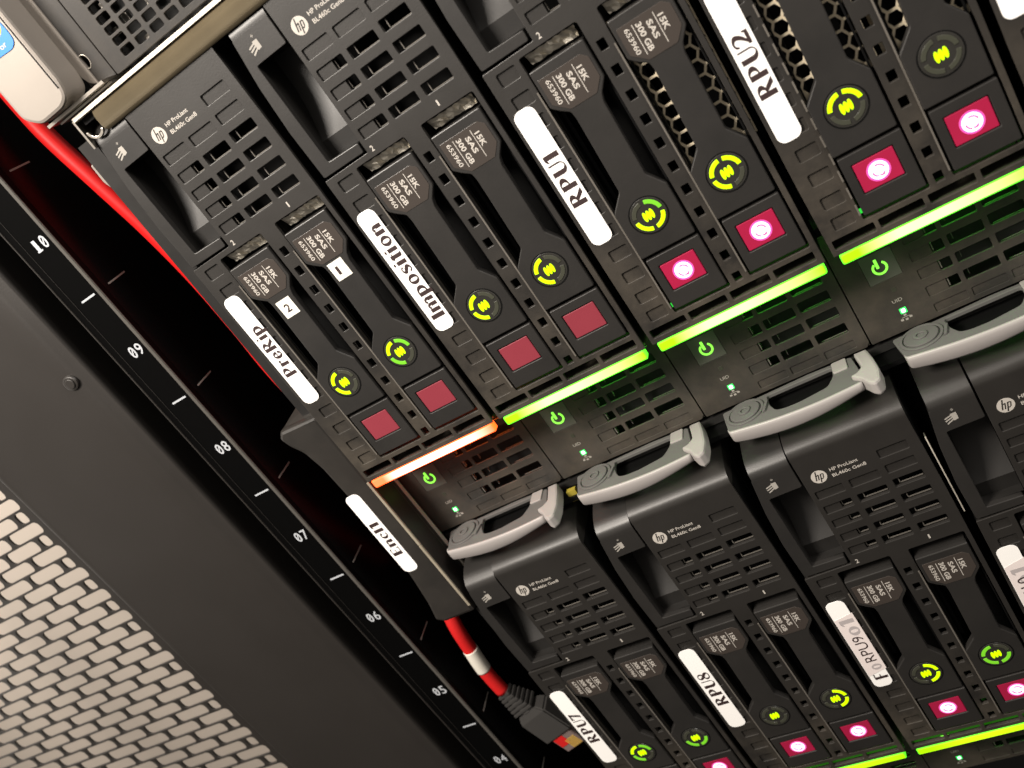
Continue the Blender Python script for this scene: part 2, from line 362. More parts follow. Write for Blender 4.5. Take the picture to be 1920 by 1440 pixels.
def make_latch_icon():
    g=G(); z=ZF+.04
    def bar(a,b,w): v,f=ribbon([(*a,w),((a[0]+b[0])/2,(a[1]+b[1])/2,w),(*b,w)],2); g.add([(p,q,z) for p,q in v],f)
    for a,b in (((-15.9,-3.2),(-13.6,-3.9)),((-15.9,-2.3),(-13.6,-3.1)),((-15.7,-1.3),(-13.4,-2.4))): bar(a,b,.45)
    g.add([(-14.0,-4.4,z-.003),(-12.3,-4.4,z-.003),(-12.3,-2.0,z-.003),(-13.6,-1.7,z-.003)],[(0,1,2,3)])
    bar((-13.4,-5.6),(-12.6,-5.6),.22); bar((-13.0,-6.0),(-13.0,-5.2),.22)
    return g
def make_logo():
    g=G(); plate(g,circ(.3,-.3,2.45,36),[],ZF-.03,ZF+.02); return g
def make_logo_letters():
    g=G(); z=ZF-.055
    def p(*q): g.add([(a+.3+.26*(-b),b-.3,z) for a,b in q],[tuple(range(len(q)))])
    # h
    p((-1.15,-2.2),(-.75,-2.2),(-.75,1.2),(-1.15,1.2)); p((-.75,-.75),(-.2,-.95),(-.05,-.6),(-.75,-.35)); p((-.35,-.8),(.02,-.7),(.02,1.2),(-.35,1.2))
    # p
    p((.35,-.9),(.75,-.9),(.75,2.2),(.35,2.2)); p((.75,-.9),(1.3,-.9),(1.3,-.6),(.75,-.55)); p((1.2,-.85),(1.55,-.6),(1.55,.75),(1.2,1.05)); p((.75,.75),(1.35,.8),(1.3,1.15),(.75,1.15))
    return g
def make_model_print():
    g=G(); text(g,'HP ProLiant',4.1,-.75,8.9,1.25,ZF-.03,offset=.012); text(g,'BL460c Gen8',4.1,1.55,10.6,1.25,ZF-.03,offset=.012); return g
def make_bay_number(s,x,y):
    g=G(); text(g,s,x,y,.95 if s=='2' else .5,1.7,ZF-.03,offset=.02); return g
def make_shell():
    g=G()
    for x in (-20.9,31.55):
        y0=36 if x<0 else -9
        box(g,x-.5,x,y0,126,-2.3,15.2)  # near-black side walls: shade between the blades put into the colour
    box(g,-21.0,32.0,36,120.9,15.3,60); box(g,-4.8,31.8,-8,36,9,60); return g
def make_vent_box():
    g=G(); box(g,-24.9,30.4,121.2,166.6,21,70)
    for x in (-24.9,29.9): box(g,x,x+.5,128,166.6,15.9,21)
    box(g,-24.9,30.4,166.1,166.7,15.9,21); box(g,-24.9,30.4,127.3,128.3,15.9,21); return g
VCOL=[(17.3,26.6),(6.0,15.6),(-5.0,4.6)]
def make_lower_panel():
    g=G(); pock=[];thru=[]
    ry=[131.6,137.9,144.1,150.3,156.5]
    for y in ry:
        pock.append(rrect(17.2,26.9,y-.5,y+3.1,.5)); thru.append(rrect(17.25,26.85,y-.45,y+3.05,.45))
        pock.append(rrect(5.9,15.7,y-.2,y+3.3,.5)); thru.append(rrect(5.95,15.65,y-.15,y+3.25,.45))
        pock.append(rrect(-4.9,4.6,y-.1,y+3.3,.45)); thru.append(rrect(1.0,4.55,y-.05,y+3.25,.3))
    for a,b in ((-4.9,4.7),(6.0,15.8),(17.2,26.8)): pock.append(rrect(a,b,162.6,165.4,.4))
    pw=[rrect(-18.0,-8.3,139.2,149.0,.2)]
    plate(g,rpoly([(-25.1,127.2),(30.5,127.2),(30.5,165.6),(29.4,167.0),(-25.1,167.0)],.4,2),pock+pw,15.2,15.55,.1)
    plate(g,rrect(-25.0,30.4,127.3,166.8,.2),thru,15.56,15.85,.06)
    return g
def ringpart(g,cx,cy,r0,r1,a0,a1,z0,z1,n=14):
    o=[(cx+r1*math.cos(math.radians(a0+(a1-a0)*k/n)),cy-r1*math.sin(math.radians(a0+(a1-a0)*k/n))) for k in range(n+1)]
    i=[(cx+r0*math.cos(math.radians(a0+(a1-a0)*k/n)),cy-r0*math.sin(math.radians(a0+(a1-a0)*k/n))) for k in range(n+1)]
    plate(g,rpoly(o+i[::-1],.5 if r1-r0>.8 else .2,2),[],z0,z1,.08); return g
def make_power_symbol():
    g=G(); ringpart(g,-13.3,144.4,1.6,2.3,-235,55,15.02,15.16); plate(g,rrect(-14.2,-13.35,141.3,144.4,.2),[],15.0,15.14); return g
def make_panel_print():
    g=G(); text(g,'UID',-14.6,157.0,2.9,1.15,15.17,offset=.01)
    for x,y in ((-14.3,163.3),(-13.0,163.5),(-11.7,163.1),(-13.0,161.9)): plate(g,rrect(x-.42,x+.42,y-.32,y+.32,.1),[],15.14,15.18)
    plate(g,rrect(-14.2,-11.7,162.55,162.7,.05),[],15.15,15.19); return g
XZ=lambda u,v,w:(u,w,v)
def make_lever():
    g=G()
    out=rpoly([(-19.5,13.5),(-18.6,7),(-17.6,.8),(-15.5,.0),(-10,-1.2),(-4,-2.3),(2,-3.0),(9,-3.4),(16,-3.2),(24.6,-2.3),(25.2,4),(23.8,14.3),(10,15)],1.0,3)
    hole=rpoly([(-4.2,12.8),(-3.6,7),(-1.8,2.7),(1,1.7),(6,1.6),(14.9,3.2),(17.2,7.5),(17.4,13.0)],1.2,3)
    plate(g,out,[hole],167.2,168.6,.25,XZ)
    return g
def make_lever_rim():
    g=G(); fr=[(-17.9,1.6),(-17.3,.3),(-15.5,-.2),(-10,-1.4),(-4,-2.5),(2,-3.2),(9,-3.6),(16,-3.4),(24.8,-2.5)]
    hs=[3.8,4.3,4.7,5.1,5.3,5.3,4.9,4.2,3.1]
    P=[Vector((a,b,h)) for (a,b),h in zip(fr,hs)];Q=[]
    for i in range(len(P)-1):
        a=P[max(i-1,0)];b=P[i];c=P[i+1];d=P[min(i+2,len(P)-1)]
        for k in range(5): 
            t=k/5;Q.append(0.5*((2*b)+(c-a)*t+(2*a-5*b+4*c-d)*t*t+(3*b-a-3*c+d)*t**3))
    Q.append(P[-1]); sec=lambda q:[(q.x,167.15,q.y+.9),(q.x,167.0,q.y+.35),(q.x,167.3,q.y+.05),(q.x,168.2,q.y-.1),(q.x,167+q.z-.7,q.y),(q.x,167+q.z,q.y+.6),(q.x,167+q.z,q.y+2.2),(q.x,167.4,q.y+2.2)]
    n=8; v=[];f=[]
    for i,q in enumerate(Q):
        v+=sec(q)
        if i:
            for k in range(n): f.append(((i-1)*n+k,(i-1)*n+(k+1)%n,i*n+(k+1)%n,i*n+k))
    f+=[tuple(range(n)),tuple(range(len(v)-n,len(v)))]
    g.add(v,f); return g
def make_pivot():
    g=G(); cx,cz=-11.6,8.2
    for r,y0,y1,ri in ((6.4,166.7,167.25,5.5),(5.0,166.45,167.2,0),(2.1,166.0,166.5,1.2)):
        plate(g,circ(cx,cz,r,30),[circ(cx,cz,ri,24)] if ri else [],y0,y1,.15,XZ)
    plate(g,rpoly([(-6.0,3.6),(-4.9,4.0),(-3.6,9.0),(-4.6,9.2)],.4),[],166.4,167.3,.15,XZ)
    return g
def make_hook():
    g=G(); plate(g,rpoly([(24.8,13.2),(28.9,13.2),(30.0,7),(30.7,0),(30.2,-5.5),(28.4,-7.2),(26.7,-5.6),(25.0,-2.0),(22.6,.9),(22.4,1.9),(24.4,2.4),(26.0,4.6),(25.6,8.0)],.7,3),[],165.9,170.8,.8,XZ); return g
def make_trigger():
    g=G(); plate(g,rrect(17.6,22.2,8.4,14.4,.5),[],166.7,167.4,.2,XZ); return g
def make_grille_glints():
    g=G()
    for col,rows,k in (((20.4,27.8),ROW_R[2:],1),((9.0,16.5),ROW_M[1:],1),((1.95,5.2),ROW_M[1:],1)):
        for y in rows:
            box(g,col[0],col[0]+.28,y+.4,y+2.9,-2.1,-1.7); box(g,col[0]+.3,col[1]-.2,y+2.9,y+3.12,-2.0,-1.6)  # thin pale strips added to paint the bright line inside grille holes
    return g
def make_vent_ribs():
    g=G()
    for y in (137.9,144.1,150.3,156.5):
        box(g,1.3,1.65,y+.3,y+2.9,15.95,17.4); box(g,7.3,7.5,y+.4,y+2.9,17.4,18.4)
        box(g,18.1,26.4,y+3.6,y+3.75,17.4,17.8)
    return g
P={}
def proto(k,name,g,m,smooth=False,bevel=0):
    o=build(name,g,m,None,smooth,None,bevel); P[k]=o.data; bpy.data.objects.remove(o)
proto('bezel','bezel',make_bezel(),MBZ); proto('glints','grille_glints',make_grille_glints(),MRB); proto('vribs','vent_ribs',make_vent_ribs(),MRB)
proto('latch','release_latch',make_latch(),MLV)
proto('recess','finger_recess',make_recess(),MFR); proto('latch_icon','latch_icon',make_latch_icon(),MPD); proto('logo','logo_disc',make_logo(),MPR)
proto('logo_l','logo_letters',make_logo_letters(),MB); proto('model','model_print',make_model_print(),MPR)
proto('n1','bay_number',make_bay_number('1',20.1,36.3),MPR); proto('n2','bay_number',make_bay_number('2',-3.6,36.5),MPR)
proto('shell','shell',make_shell(),MIN); proto('vbox','vent_box',make_vent_box(),MVT); proto('lower','lower_panel',make_lower_panel(),MBD)
g=G(); plate(g,rrect(-17.9,-8.4,139.3,148.9,.2),[],15.15,16.0,.1); proto('pbtn','power_button',g,MPB)
proto('psym','power_symbol',make_power_symbol(),MGE); proto('pprint','panel_print',make_panel_print(),MPD)
g=G(); plate(g,rrect(-13.3,-11.9,152.0,153.5,.2),[],15.1,15.3,.05); proto('uid','uid_light',g,MUN)
g=G(); plate(g,rrect(-13.9,-11.9,159.4,161.3,.2),[],15.05,15.25,.05); proto('led','network_light',g,MLE2)
g=G(); plate(g,rrect(-13.5,-12.3,159.7,161.0,.3),[],14.98,15.1,.05); proto('ledc','light_core',g,MLE)
proto('lever','ejector_lever',make_lever(),MGR); proto('rim','lever_rim',make_lever_rim(),MPK,True)
proto('pivot','lever_pivot',make_pivot(),MGR); proto('hook','lever_hook',make_hook(),MPK); proto('trig','lever_trigger',make_trigger(),MPK)
for k,hm,cm in (('g',MGHS,MGBAR),('o',MOHS,MOBAR),('l',MLHS,MLBAR)):
    g=G(); plate(g,rrect(-20.5,31.0,127.0,130.2,.6),[],-3.6,-1.0,.2); proto('bar_'+k,'light_bar',g,hm)
    g=G(); plate(g,rrect(-20.2,30.7,127.3,129.85,.6),[],-3.85,-3.25,.15); proto('barc_'+k,'bar_lens',g,cm)
proto('barcover','bar_backing',box(G(),-20.3,30.8,127.2,129.9,-.95,4),MB)
for k,m_ in (('g',MIG),('o',MIO),('l',MIG)): proto('glow_'+k,'vent_fill',box(G(),-18,29,130.2,131.4,17.0,20.6),m_)  # unseen emitter added behind the vents to tint their cavity
g=G(); label_g=plate(G(),rrect(-20.6,-14.1,48.9,92.1,2.3,6),[],ZF-.16,ZF-.02,.03); proto('label','name_label',label_g,MWH)
def part(k,parent,name=None):
    o=bpy.data.objects.new(name or P[k].name.split('.')[0],P[k]); C.objects.link(o); o.parent=parent; return o
P_name={}
def blade(n,row,lab,text_spec,bar,levered=True):
    t=thing('blade_server',lab,'blade server',(56*n,192.04*row,0),'blade servers in the two rows of the enclosure')
    bz=part('bezel',t,'bezel'); part('model',bz,'model_print'); lg=part('logo',bz,'logo_disc'); 
    part('logo_l',t,'logo_letters'); part('n1',bz,'bay_number'); part('n2',bz,'bay_number')
    la=part('latch',t,'release_latch'); part('latch_icon',la,'latch_icon'); part('recess',la,'finger_recess')
    part('shell',t,'shell')
    lo=part('lower',t,'lower_panel'); part('vbox',lo,'vent_box'); part('vribs',lo,'vent_ribs'); part('glints',bz,'grille_glints'); part('pprint',lo,'panel_print'); part('uid',lo,'uid_light')
    pb=part('pbtn',t,'power_button'); part('psym',pb,'power_symbol')
    nl=part('led',t,'network_light'); part('ledc',nl,'light_core')
    lb=part('bar_'+bar,t,'light_bar'); part('barc_'+bar,lb,'bar_lens'); part('glow_'+bar,lo,'vent_fill')
    if levered:
        le=part('lever',t,'ejector_lever'); part('rim',le,'lever_rim'); part('pivot',le,'lever_pivot'); part('hook',le,'lever_hook'); part('trig',le,'lever_trigger')
    nm=part('label',t,'name_label')
    if text_spec:
        s,y0,y1=text_spec; g=label_text(G(),s,-15.0,y0,y1,4.55,ZF-.19); build('label_text',g,MTX,nm)
    return t,nm
# ================= enclosure and blades =================
grp='blade servers in the two rows of the enclosure'
blade(0,0,'upper row blade server with orange light bar and label reading PreRip','PreRip 80.9 61.3'.split() and ('PreRip',80.6,60.6),'o')
blade(1,0,'upper row blade server with label reading Imposition','Imposition' and ('Imposition',87.6,53.6),'g')
blade(2,0,'upper row blade server with label reading RPU1',('RPU1',79.3,62.4),'g')
blade(3,0,'upper row blade server with label reading RPU2',('RPU2',79.3,61.5),'g')
blade(4,0,'upper row blade server at the top right corner, only a strip and label end showing',None,'g')
blade(0,1,'lower row blade server with label reading RPU7',('RPU7',79.3,62),'l',False)
blade(1,1,'lower row blade server with label reading RPU8',('RPU8',79.3,61.5),'l',False)
t3,nm3=blade(2,1,'lower row blade server with taped label reading For RPU9',None,'l',False)
t4,nm4=blade(3,1,'lower row blade server cut by the right edge, pale tape over its label',None,'l',False)
# taped labels
g=G(); plate(g,[(-20.5,57.0),(-13.6,55.6),(-13.5,84.0),(-20.4,85.8)],[],ZF-.24,ZF-.2,.01); build('label_tape',g,MTP,nm3)
g=G(); label_text(g,'F',-14.6,88.2,85.5,4.5,ZF-.27); text(g,'RPU9',-14.9,79.3,12.9,4.0,ZF-.27,'ccw',.0); build('label_text',g,MTX,nm3)
g=G(); label_text(g,'o',-14.6,83.6,80.6,4.6,ZF-.26); label_text(g,'o1',-14.4,65.8,57.4,4.9,ZF-.26); build('faded_letters',g,MTG,nm3)
g=G(); plate(g,[(-20.5,57.0),(-13.6,55.0),(-13.5,84.0),(-20.4,85.8)],[],ZF-.24,ZF-.2,.01); build('label_tape',g,MTP,nm4)
g=G(); text(g,'RPU10',-14.9,79.3,16.5,4.2,ZF-.27,'ccw',0); build('label_text',g,MTX,nm4)
g=G(); label_text(g,'o1',-14.4,65.8,58.4,4.9,ZF-.26); build('faded_letters',g,MTG,nm4)
# ================= drives =================
def drive_protos():
    # origin: drive centre line x = -2.1 of blade (bay 2)
    g=G(); plate(g,rpoly([(-10.6,41.6),(6.3,41.6),(6.3,120.6),(-10.6,120.6)],.3,1),[],8.5,9.3,.1)
    for x in (-10.6,5.8): box(g,x,x+.5,43,120.6,-1.6,8.5)
    box(g,-9.9,-8.9,56,84,1.5,8.5); box(g,4.3,5.2,56,84,1.5,8.5)
    proto('tray','carrier_tray',g,MIN)
    g=G(); box(g,-11.45,-11.0,47.5,119,-3.75,3); proto('rail','side_rail',g,MEG)
    g=G()
    for k in range(14): box(g,-11.4,-10.95,47+5.3*k,50.3+5.3*k,-3.75,3)
    proto('railb','side_rail',g,MEG)
    g=G()
    out=rpoly([(-10.4,42.2),(6.0,42.2),(6.0,53.0),(3.3,56.4),(2.6,58.6),(2.3,80.6),(5.9,85.6),(5.9,101.6),(-10.9,101.6),(-10.9,86.3),(-6.4,81.4),(-5.9,58.6),(-6.2,56.3),(-8.5,54.6),(-10.4,52.8)],.5,2)
    plate(g,out,[],-4.2,-1.6,.3)
    plate(g,rpoly([(-10.2,42.3),(5.8,42.3),(5.8,45.0),(-10.2,45.0)],.2,1),[],-1.7,2.5,.1)
    proto('arm','carrier_lever',g,MLV)
    g=G(); plate(g,rpoly([(-9.4,45.0),(3.4,45.0),(5.1,46.6),(5.1,52.4),(2.3,55.6),(-5.6,55.6),(-9.4,52.2)],.3,2),[],-4.32,-4.1,.06); proto('spec','spec_plate',g,MPL)
    g=G(); z=-4.36
    text(g,'15K',1.05,47.3,4.2,1.55,z,'cw',.03); text(g,'SAS',-2.05,47.1,4.9,1.55,z,'cw',.03)
    text(g,'300 GB',-4.65,46.3,7.6,1.55,z,'cw',.03); text(g,'653960',-7.8,46.1,7.0,1.4,z,'cw',.015)
    for x in (.3,-5.55): plate(g,rrect(x,x+.2,46.0,54.2,.05),[],z-.01,z+.01)
    proto('specp','spec_print',g,MPR)
    cx,cy=-2.7,91.0
    g=G(); plate(g,circ(cx,cy,5.6,40),[circ(cx,cy,5.25,40)],-4.28,-4.1,.03); proto('dring','disc_rim',g,MIN)
    g=G(); plate(g,circ(cx,cy,5.2,40),[],-4.35,-4.1,.1); proto('disc','status_disc',g,MDI)
    for q in range(4):
        g=G(); ringpart(g,cx,cy,3.35,4.55,8+90*q,82+90*q,-4.5,-4.3)
        for k,m in (('b',MLI),('d',MLD),('u',MUN)): 
            proto('seg%d%s'%(q,k),'ring_segment',g,m)
    g=G()
    for i,(dx,dy) in enumerate(((-1.08,0.1),(0,0),(1.08,-0.1))): plate(g,circ(cx+dx,cy+dy,.56,16,1.5),[],-4.5,-4.3,.06)
    proto('dicon','drive_icon',g,MLI)
    g=G(); plate(g,rpoly([(-10.3,102.6),(6.1,102.6),(6.1,119.7),(-10.3,119.7)],.4,2),[rrect(-7.9,3.0,105.6,114.3,.3)],-4.1,-1.5,.25)
    box(g,-10.2,6.0,102.7,119.6,-1.4,4); proto('rframe','release_frame',g,MLV)
    g=G(); plate(g,rrect(-7.7,2.8,105.8,114.1,.3),[],-3.9,-2.5,.2)
    proto('rbu','release_button',g,MRD); proto('rbl','release_button',g,MRL2)
    g=G(); plate(g,circ(-2.4,110,3.0,32),[],-3.95,-3.86,.02); proto('halo','symbol_halo',g,MHL)
    g=G(); plate(g,circ(-2.4,110,2.5,32),[],-4.0,-3.9,.02); proto('sym','warning_symbol',g,MSY)
    g=G()
    for a0,a1 in ((10,110),(180,250),(270,320)): ringpart(g,-2.4,110,1.35,1.75,a0,a1,-4.04,-4.02,8)
    plate(g,[(-2.6,111.2),(-1.4,111.5),(-1.5,111.8),(-2.7,111.5)],[],-4.04,-4.02); proto('syma','symbol_marks',g,MSP)
    # crumpled foil gasket above the tray
    rnd=random.Random(4); g=G(); nx,ny=13,3; v=[];f=[]
    for j in range(ny+1):
        for i in range(nx+1):
            v.append((-9.6+14.6*i/nx+rnd.uniform(-.35,.35),38.4+3.0*j/ny+rnd.uniform(-.2,.2),-.6+.7*j+rnd.uniform(-.6,.6)))
    for j in range(ny):
        for i in range(nx):
            if rnd.random()<.97: f.append((j*(nx+1)+i,j*(nx+1)+i+1,(j+1)*(nx+1)+i+1,(j+1)*(nx+1)+i))
    g.add(v,f); proto('foil','foil_gasket',g,MFO)
    g=G(); box(g,-11.0,-10.1,117.9,119.2,-2.6,-2.2); proto('alight','activity_light',g,MAC)
    # hex vent mesh
    g=G(); hs=[]
    py=4.1; px=py*math.sqrt(3)/2
    for i in range(-2,4):
        for j in range(12):
            cx_=-4.3+i*px*1.0; cy_=44+j*py*1.0+(py/2 if i%2 else 0)
            if cy_>45 and cy_<84: hs.append([(cx_+1.98*math.cos(math.radians(60*k)),cy_+1.98*math.sin(math.radians(60*k))) for k in range(6)])
    plate(g,rrect(-13.4,8.6,42.5,86.5,.2),hs,.2,.7,.05); proto('mesh','vent_mesh',g,MBS)
drive_protos()
TXT={'u':'unlit','b':'lit','d':'dim'}
def drive(n,row,bay,segs,lit,lab,foil=True,mesh=False,icon=True):
    off=0 if bay==2 else 23.45
    t=thing('drive_carrier',lab,'hard drive',(56*n+off,192.04*row,0),'hot swap hard drives in the blade servers')
    part('tray',t,'carrier_tray'); part('railb' if (n,row,bay)==(3,0,2) else 'rail',t,'side_rail')
    a=part('arm',t,'carrier_lever'); part('spec',a,'spec_plate'); part('specp',a,'spec_print')
    d=part('disc',t,'status_disc'); part('dring',d,'disc_rim'); part('dicon',d,'drive_icon')
    for q,s in enumerate(segs): part('seg%d%s'%(q,s),d,'ring_segment')
    f=part('rframe',t,'release_frame'); b=part('rbl' if lit else 'rbu',t,'release_button')
    if lit: part('sym',b,'warning_symbol'); part('halo',b,'symbol_halo'); part('syma',b,'symbol_marks')
    if (n,row) in ((2,0),(3,0)) and bay==2:
        part('alight',t,'activity_light')
    if foil: part('foil',t,'foil_gasket')
    if mesh: part('mesh',t,'vent_mesh')
    return t
# segs order: quadrant centred 45 (upper right), 135 (upper left), 225 (lower left), 315 (lower right)
L='left hard drive' ; Rr='right hard drive'
d12=drive(0,0,2,'ubbu',0,'left hard drive of the PreRip blade, small white sticker numbered 2')
d11=drive(0,0,1,'dbdu',0,'right hard drive of the PreRip blade, small white sticker numbered 1')
drive(1,0,2,'ubbu',0,'left hard drive of the Imposition blade, dark red button unlit')
drive(1,0,1,'ubbu',0,'right hard drive of the Imposition blade, dark red button unlit')
drive(2,0,2,'dubb',1,'left hard drive of the RPU1 blade, ring light dark at upper left')
drive(2,0,1,'bbbu',1,'right hard drive of the RPU1 blade with brass mesh beside its lever',mesh=True)
drive(3,0,2,'bbuu',1,'left hard drive of the RPU2 blade with brass mesh beside its lever',mesh=True)
drive(3,0,1,'uuuu',1,'right hard drive of the RPU2 blade, only its centre icon lit',mesh=True)
drive(0,1,2,'dbdu',1,'left hard drive of the RPU7 blade at the bottom edge',foil=False)
drive(0,1,1,'uudd',1,'right hard drive of the RPU7 blade, ring lit along its bottom',foil=False)
drive(1,1,2,'uuuu',1,'left hard drive of the RPU8 blade, only its centre icon lit',foil=False)
drive(1,1,1,'buub',1,'right hard drive of the RPU8 blade, ring lit on its right side',foil=False)
drive(2,1,2,'buub',1,'left hard drive of the For RPU9 blade, ring lit on its right side',foil=False)
drive(2,1,1,'uddd',1,'right hard drive of the For RPU9 blade, ring dim green on three sides',foil=False,mesh=False)
drive(3,1,2,'uuuu',1,'hard drive in the lower blade cut by the right edge of the frame',foil=False)
for dd,s,x0,y0 in ((d12,'2',-4.6,57.9),(d11,'1',-4.9,56.3)):
    g=G(); plate(g,[(x0,y0+.1),(x0+5.6,y0),(x0+5.7,y0+6.1),(x0+.2,y0+6.2)],[],-4.33,-4.22,.02); o=build('number_sticker',g,MYL,dd)
    g=G(); text(g,s,x0+1.8,y0+4.5,2.0 if s=='2' else 1.0,2.8,-4.36,offset=.02); build('sticker_digit',g,MTX,o)
# ================= enclosure =================
enc=thing('blade_enclosure','black blade enclosure frame with left ear labelled Encl1 and steel edges','server enclosure',(-24,400,20))
eo=Vector((-24,400,20))
def eb(name,g,m,parent=enc,**k):
    g.v=[(a-eo[0],b-eo[1],c-eo[2]) if parent is enc else (a-eo[0],b-eo[1],c-eo[2]) for a,b,c in g.v]; return build(name,g,m,parent,**k)
g=G(); plate(g,rpoly([(-23.6,97.8),(-39.6,96.8),(-41.6,99.4),(-40.4,103.2),(-37.4,108),(-35.8,116),(-35.2,130),(-36.2,150),(-36.9,170),(-39.0,184),(-41.2,192.6),(-38,194.8),(-23.7,194.6)],1.0,3),[],-.5,11,1.3)
ear=eb('ear',g,MB)
g=G()
for p in (((-40.6,97.6),(-24,98.5)),):
    g.add([(-40.2,97.5,1),(-23.8,98.3,1),(-22.4,93.4,12),(-33,93.8,12),(-40.2,99,12),(-23.8,99,12)],[(0,1,2,3),(0,3,4),(1,2,5),(2,3,4,5),(0,1,5,4)])
eb('ear_top',g,MB,ear)
g=G(); plate(g,rrect(-36.9,-30.6,129.9,168.1,2.3,6),[],-.68,-.53,.03); nl=eb('name_label',g,MWH)
g=G(); label_text(g,'Encl1',-31.9,159.6,143.2,4.0,-.72); eb('label_text',g,MTX,nl)
g=G(); box(g,-24.8,-23.9,126,190,-.2,14.6); eb('side_sheet',g,MCH)
g=G(); box(g,-24.2,-23.2,128,159,-1.3,-.6); box(g,-24.3,-23.3,159.4,191,-1.25,-.55); eb('front_edge',g,MCR2)
g=G(); box(g,-23.88,-23.1,128,182.5,12.0,13.0); eb('inner_edge',g,MCR)
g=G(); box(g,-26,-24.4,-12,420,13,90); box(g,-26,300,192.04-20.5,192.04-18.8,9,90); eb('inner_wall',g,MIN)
g=G(); box(g,-30.2,-24.3,-12,97,3.4,90); box(g,-25.6,-24.3,196,420,3,13.5); eb('outer_wall',g,MCH)
# divider web between the rows under the levers, and the thin bright sheets between lower blades
g=G(); box(g,-24,290,168.8,171.0,15.5,18); eb('row_divider',g,MCH)
g=G(); box(g,144.85,145.2,192.04+1.5,192.04+32,-2.0,1); eb('bright_divider',g,MCR)
g=G(); box(g,31.0,34.5,169.5,174,10,12); eb('yellow_tag',g,MOY)
# top flange of polished steel with cream front edge
g=G()
pr=[(-17.2,-3.0),(-16.6,-4.0),(-15.9,-4.8),(-14.6,-5.4),(-13.2,-5.5),(-11.8,-5.4),(-10.6,-5.0),(-9.9,-4.2),(-9.7,-3.6)]
for i in range(len(pr)-1):
    (a,b),(c,d)=pr[i],pr[i+1]; g.quad((-11.8,a,b),(320,a,b),(320,c,d),(-11.8,c,d))
g.add([(-11.8,a,b) for a,b in pr]+[(-11.8,-13.5,-3)],[tuple(range(len(pr)+1))])
eb('top_flange',g,MBR,smooth=True)
g=G(); box(g,-18.6,320,-17.7,-16.6,-5.5,60); eb('top_sheet_edge',g,MCR)
g=G(); box(g,-19.6,-18.9,-17.2,-8.0,-4.9,14); eb('corner_sheet',g,MAL)
g=G(); ringpart(g,-15.2,-12.6,2.4,3.2,180,330,-4.8,-3.8); eb('corner_lug',g,MAL)
g=G(); plate(g,rpoly([(-31.2,-6.0),(-28.9,-6.4),(-28.5,-3),(-27.9,-1.0),(-28.3,2.2),(-30.2,3.2),(-31.4,0)],.6,3),[],3.5,6.5,.5); eb('corner_clip',g,MSV)
g=G(); box(g,-18,320,-16.5,-14.6,-2.8,60); eb('flange_back',g,MIN)
# ================= server above =================
sv=thing('rack_server','black rack server with silver ear and square grille above the enclosure','server',(-10,-19,0))
so=Vector((-10,-19,0))
def sb(name,g,m,parent=sv,**k):
    g.v=[(a-so[0],b-so[1],c-so[2]) for a,b,c in g.v]; return build(name,g,m,parent,**k)
g=G(); plate(g,rpoly([(-28.6,-75),(-10.0,-75),(-9.9,-26.0),(-11.2,-22.2),(-14.5,-20.6),(-24.0,-20.6),(-28.4,-24.5)],2.0,4),[],-10.5,.2,1.0); ea=sb('silver_ear',g,MSV)
g=G(); box(g,-11.6,-11.2,-75,-25,-10.62,-10.45); sb('ear_groove',g,MIN,ea)
g=G(); plate(g,rpoly([(-10.2,-75),(-6.8,-75),(-6.8,-21.0),(-9.2,-22.6),(-10.2,-25)],.3,2),[],-.6,1.0,.2); sb('ear_foot',g,MSV,ea)
g=G(); plate(g,rrect(-10,-.4,-80,-20.0,.4),[circ(-6.2,-27.6,1.5,20,2.0)],0,1.5,.2); box(g,-10,-.4,-80,-20.0,5,8); fp=sb('mounting_plate',g,MSD)
g=G(); plate(g,circ(-6.2,-27.6,1.75,20,2.2),[circ(-6.2,-27.6,1.45,20,1.9)],-.1,.2,.05); sb('hole_rim',g,MAL,fp)
hs=[]
for j in range(11):
    for i in range(12):
        x=8.0+6.05*i; y=-23.0-3.2*j+(.15*i if i<2 else .3)
        hs.append(rrect(x-2.15,x+2.15,y-1.15,y+1.15,.5,2))
g=G(); plate(g,rrect(.2,100,-80,-19.6,.5),hs,-.6,.6,.15); sb('grille',g,MSD)
g=G(); rnd=random.Random(2)
for i in range(12):
    for j in range(11):
        if rnd.random()<.35:
            x=8+6.05*i+rnd.uniform(-2,2);y=-23-3.2*j+rnd.uniform(-1,1); box(g,x-1.0,x+1.0,y-1,y+1,2.0+rnd.random(),3.6)
sb('inner_metal',g,MAL)
g=G(); box(g,.2,100,-80,-19.6,6,9); sb('inner_back',g,MIN)
g=G(); box(g,-26.5,-1.6,-20.4,-19.5,-6,6); box(g,-24.5,-1.4,-19.3,-18.7,-3,6); sb('shelf_plates',g,MAL)
g=G(); plate(g,rpoly([(-30,-48.0),(-12.6,-49),(-12.2,-43.5),(-12.6,-40.6),(-14.6,-39.5),(-22.0,-40.2),(-30,-41)],1.4,4),[],-10.75,-10.55,.03); bd=sb('badge',g,MBL)
g=G(); v,f=ribbon([(-24,-41.5,.6),(-17,-43.6,.9),(-14.0,-44.9,1.0),(-12.5,-47.2,.6)],5); g.add([(a,b,-10.8) for a,b in v],f); sb('badge_swoosh',g,MYE,bd)
g=G(); text(g,'or',-17.8,-40.9,2.6,1.5,-10.79,offset=.02); sb('badge_print',g,MPR,bd)
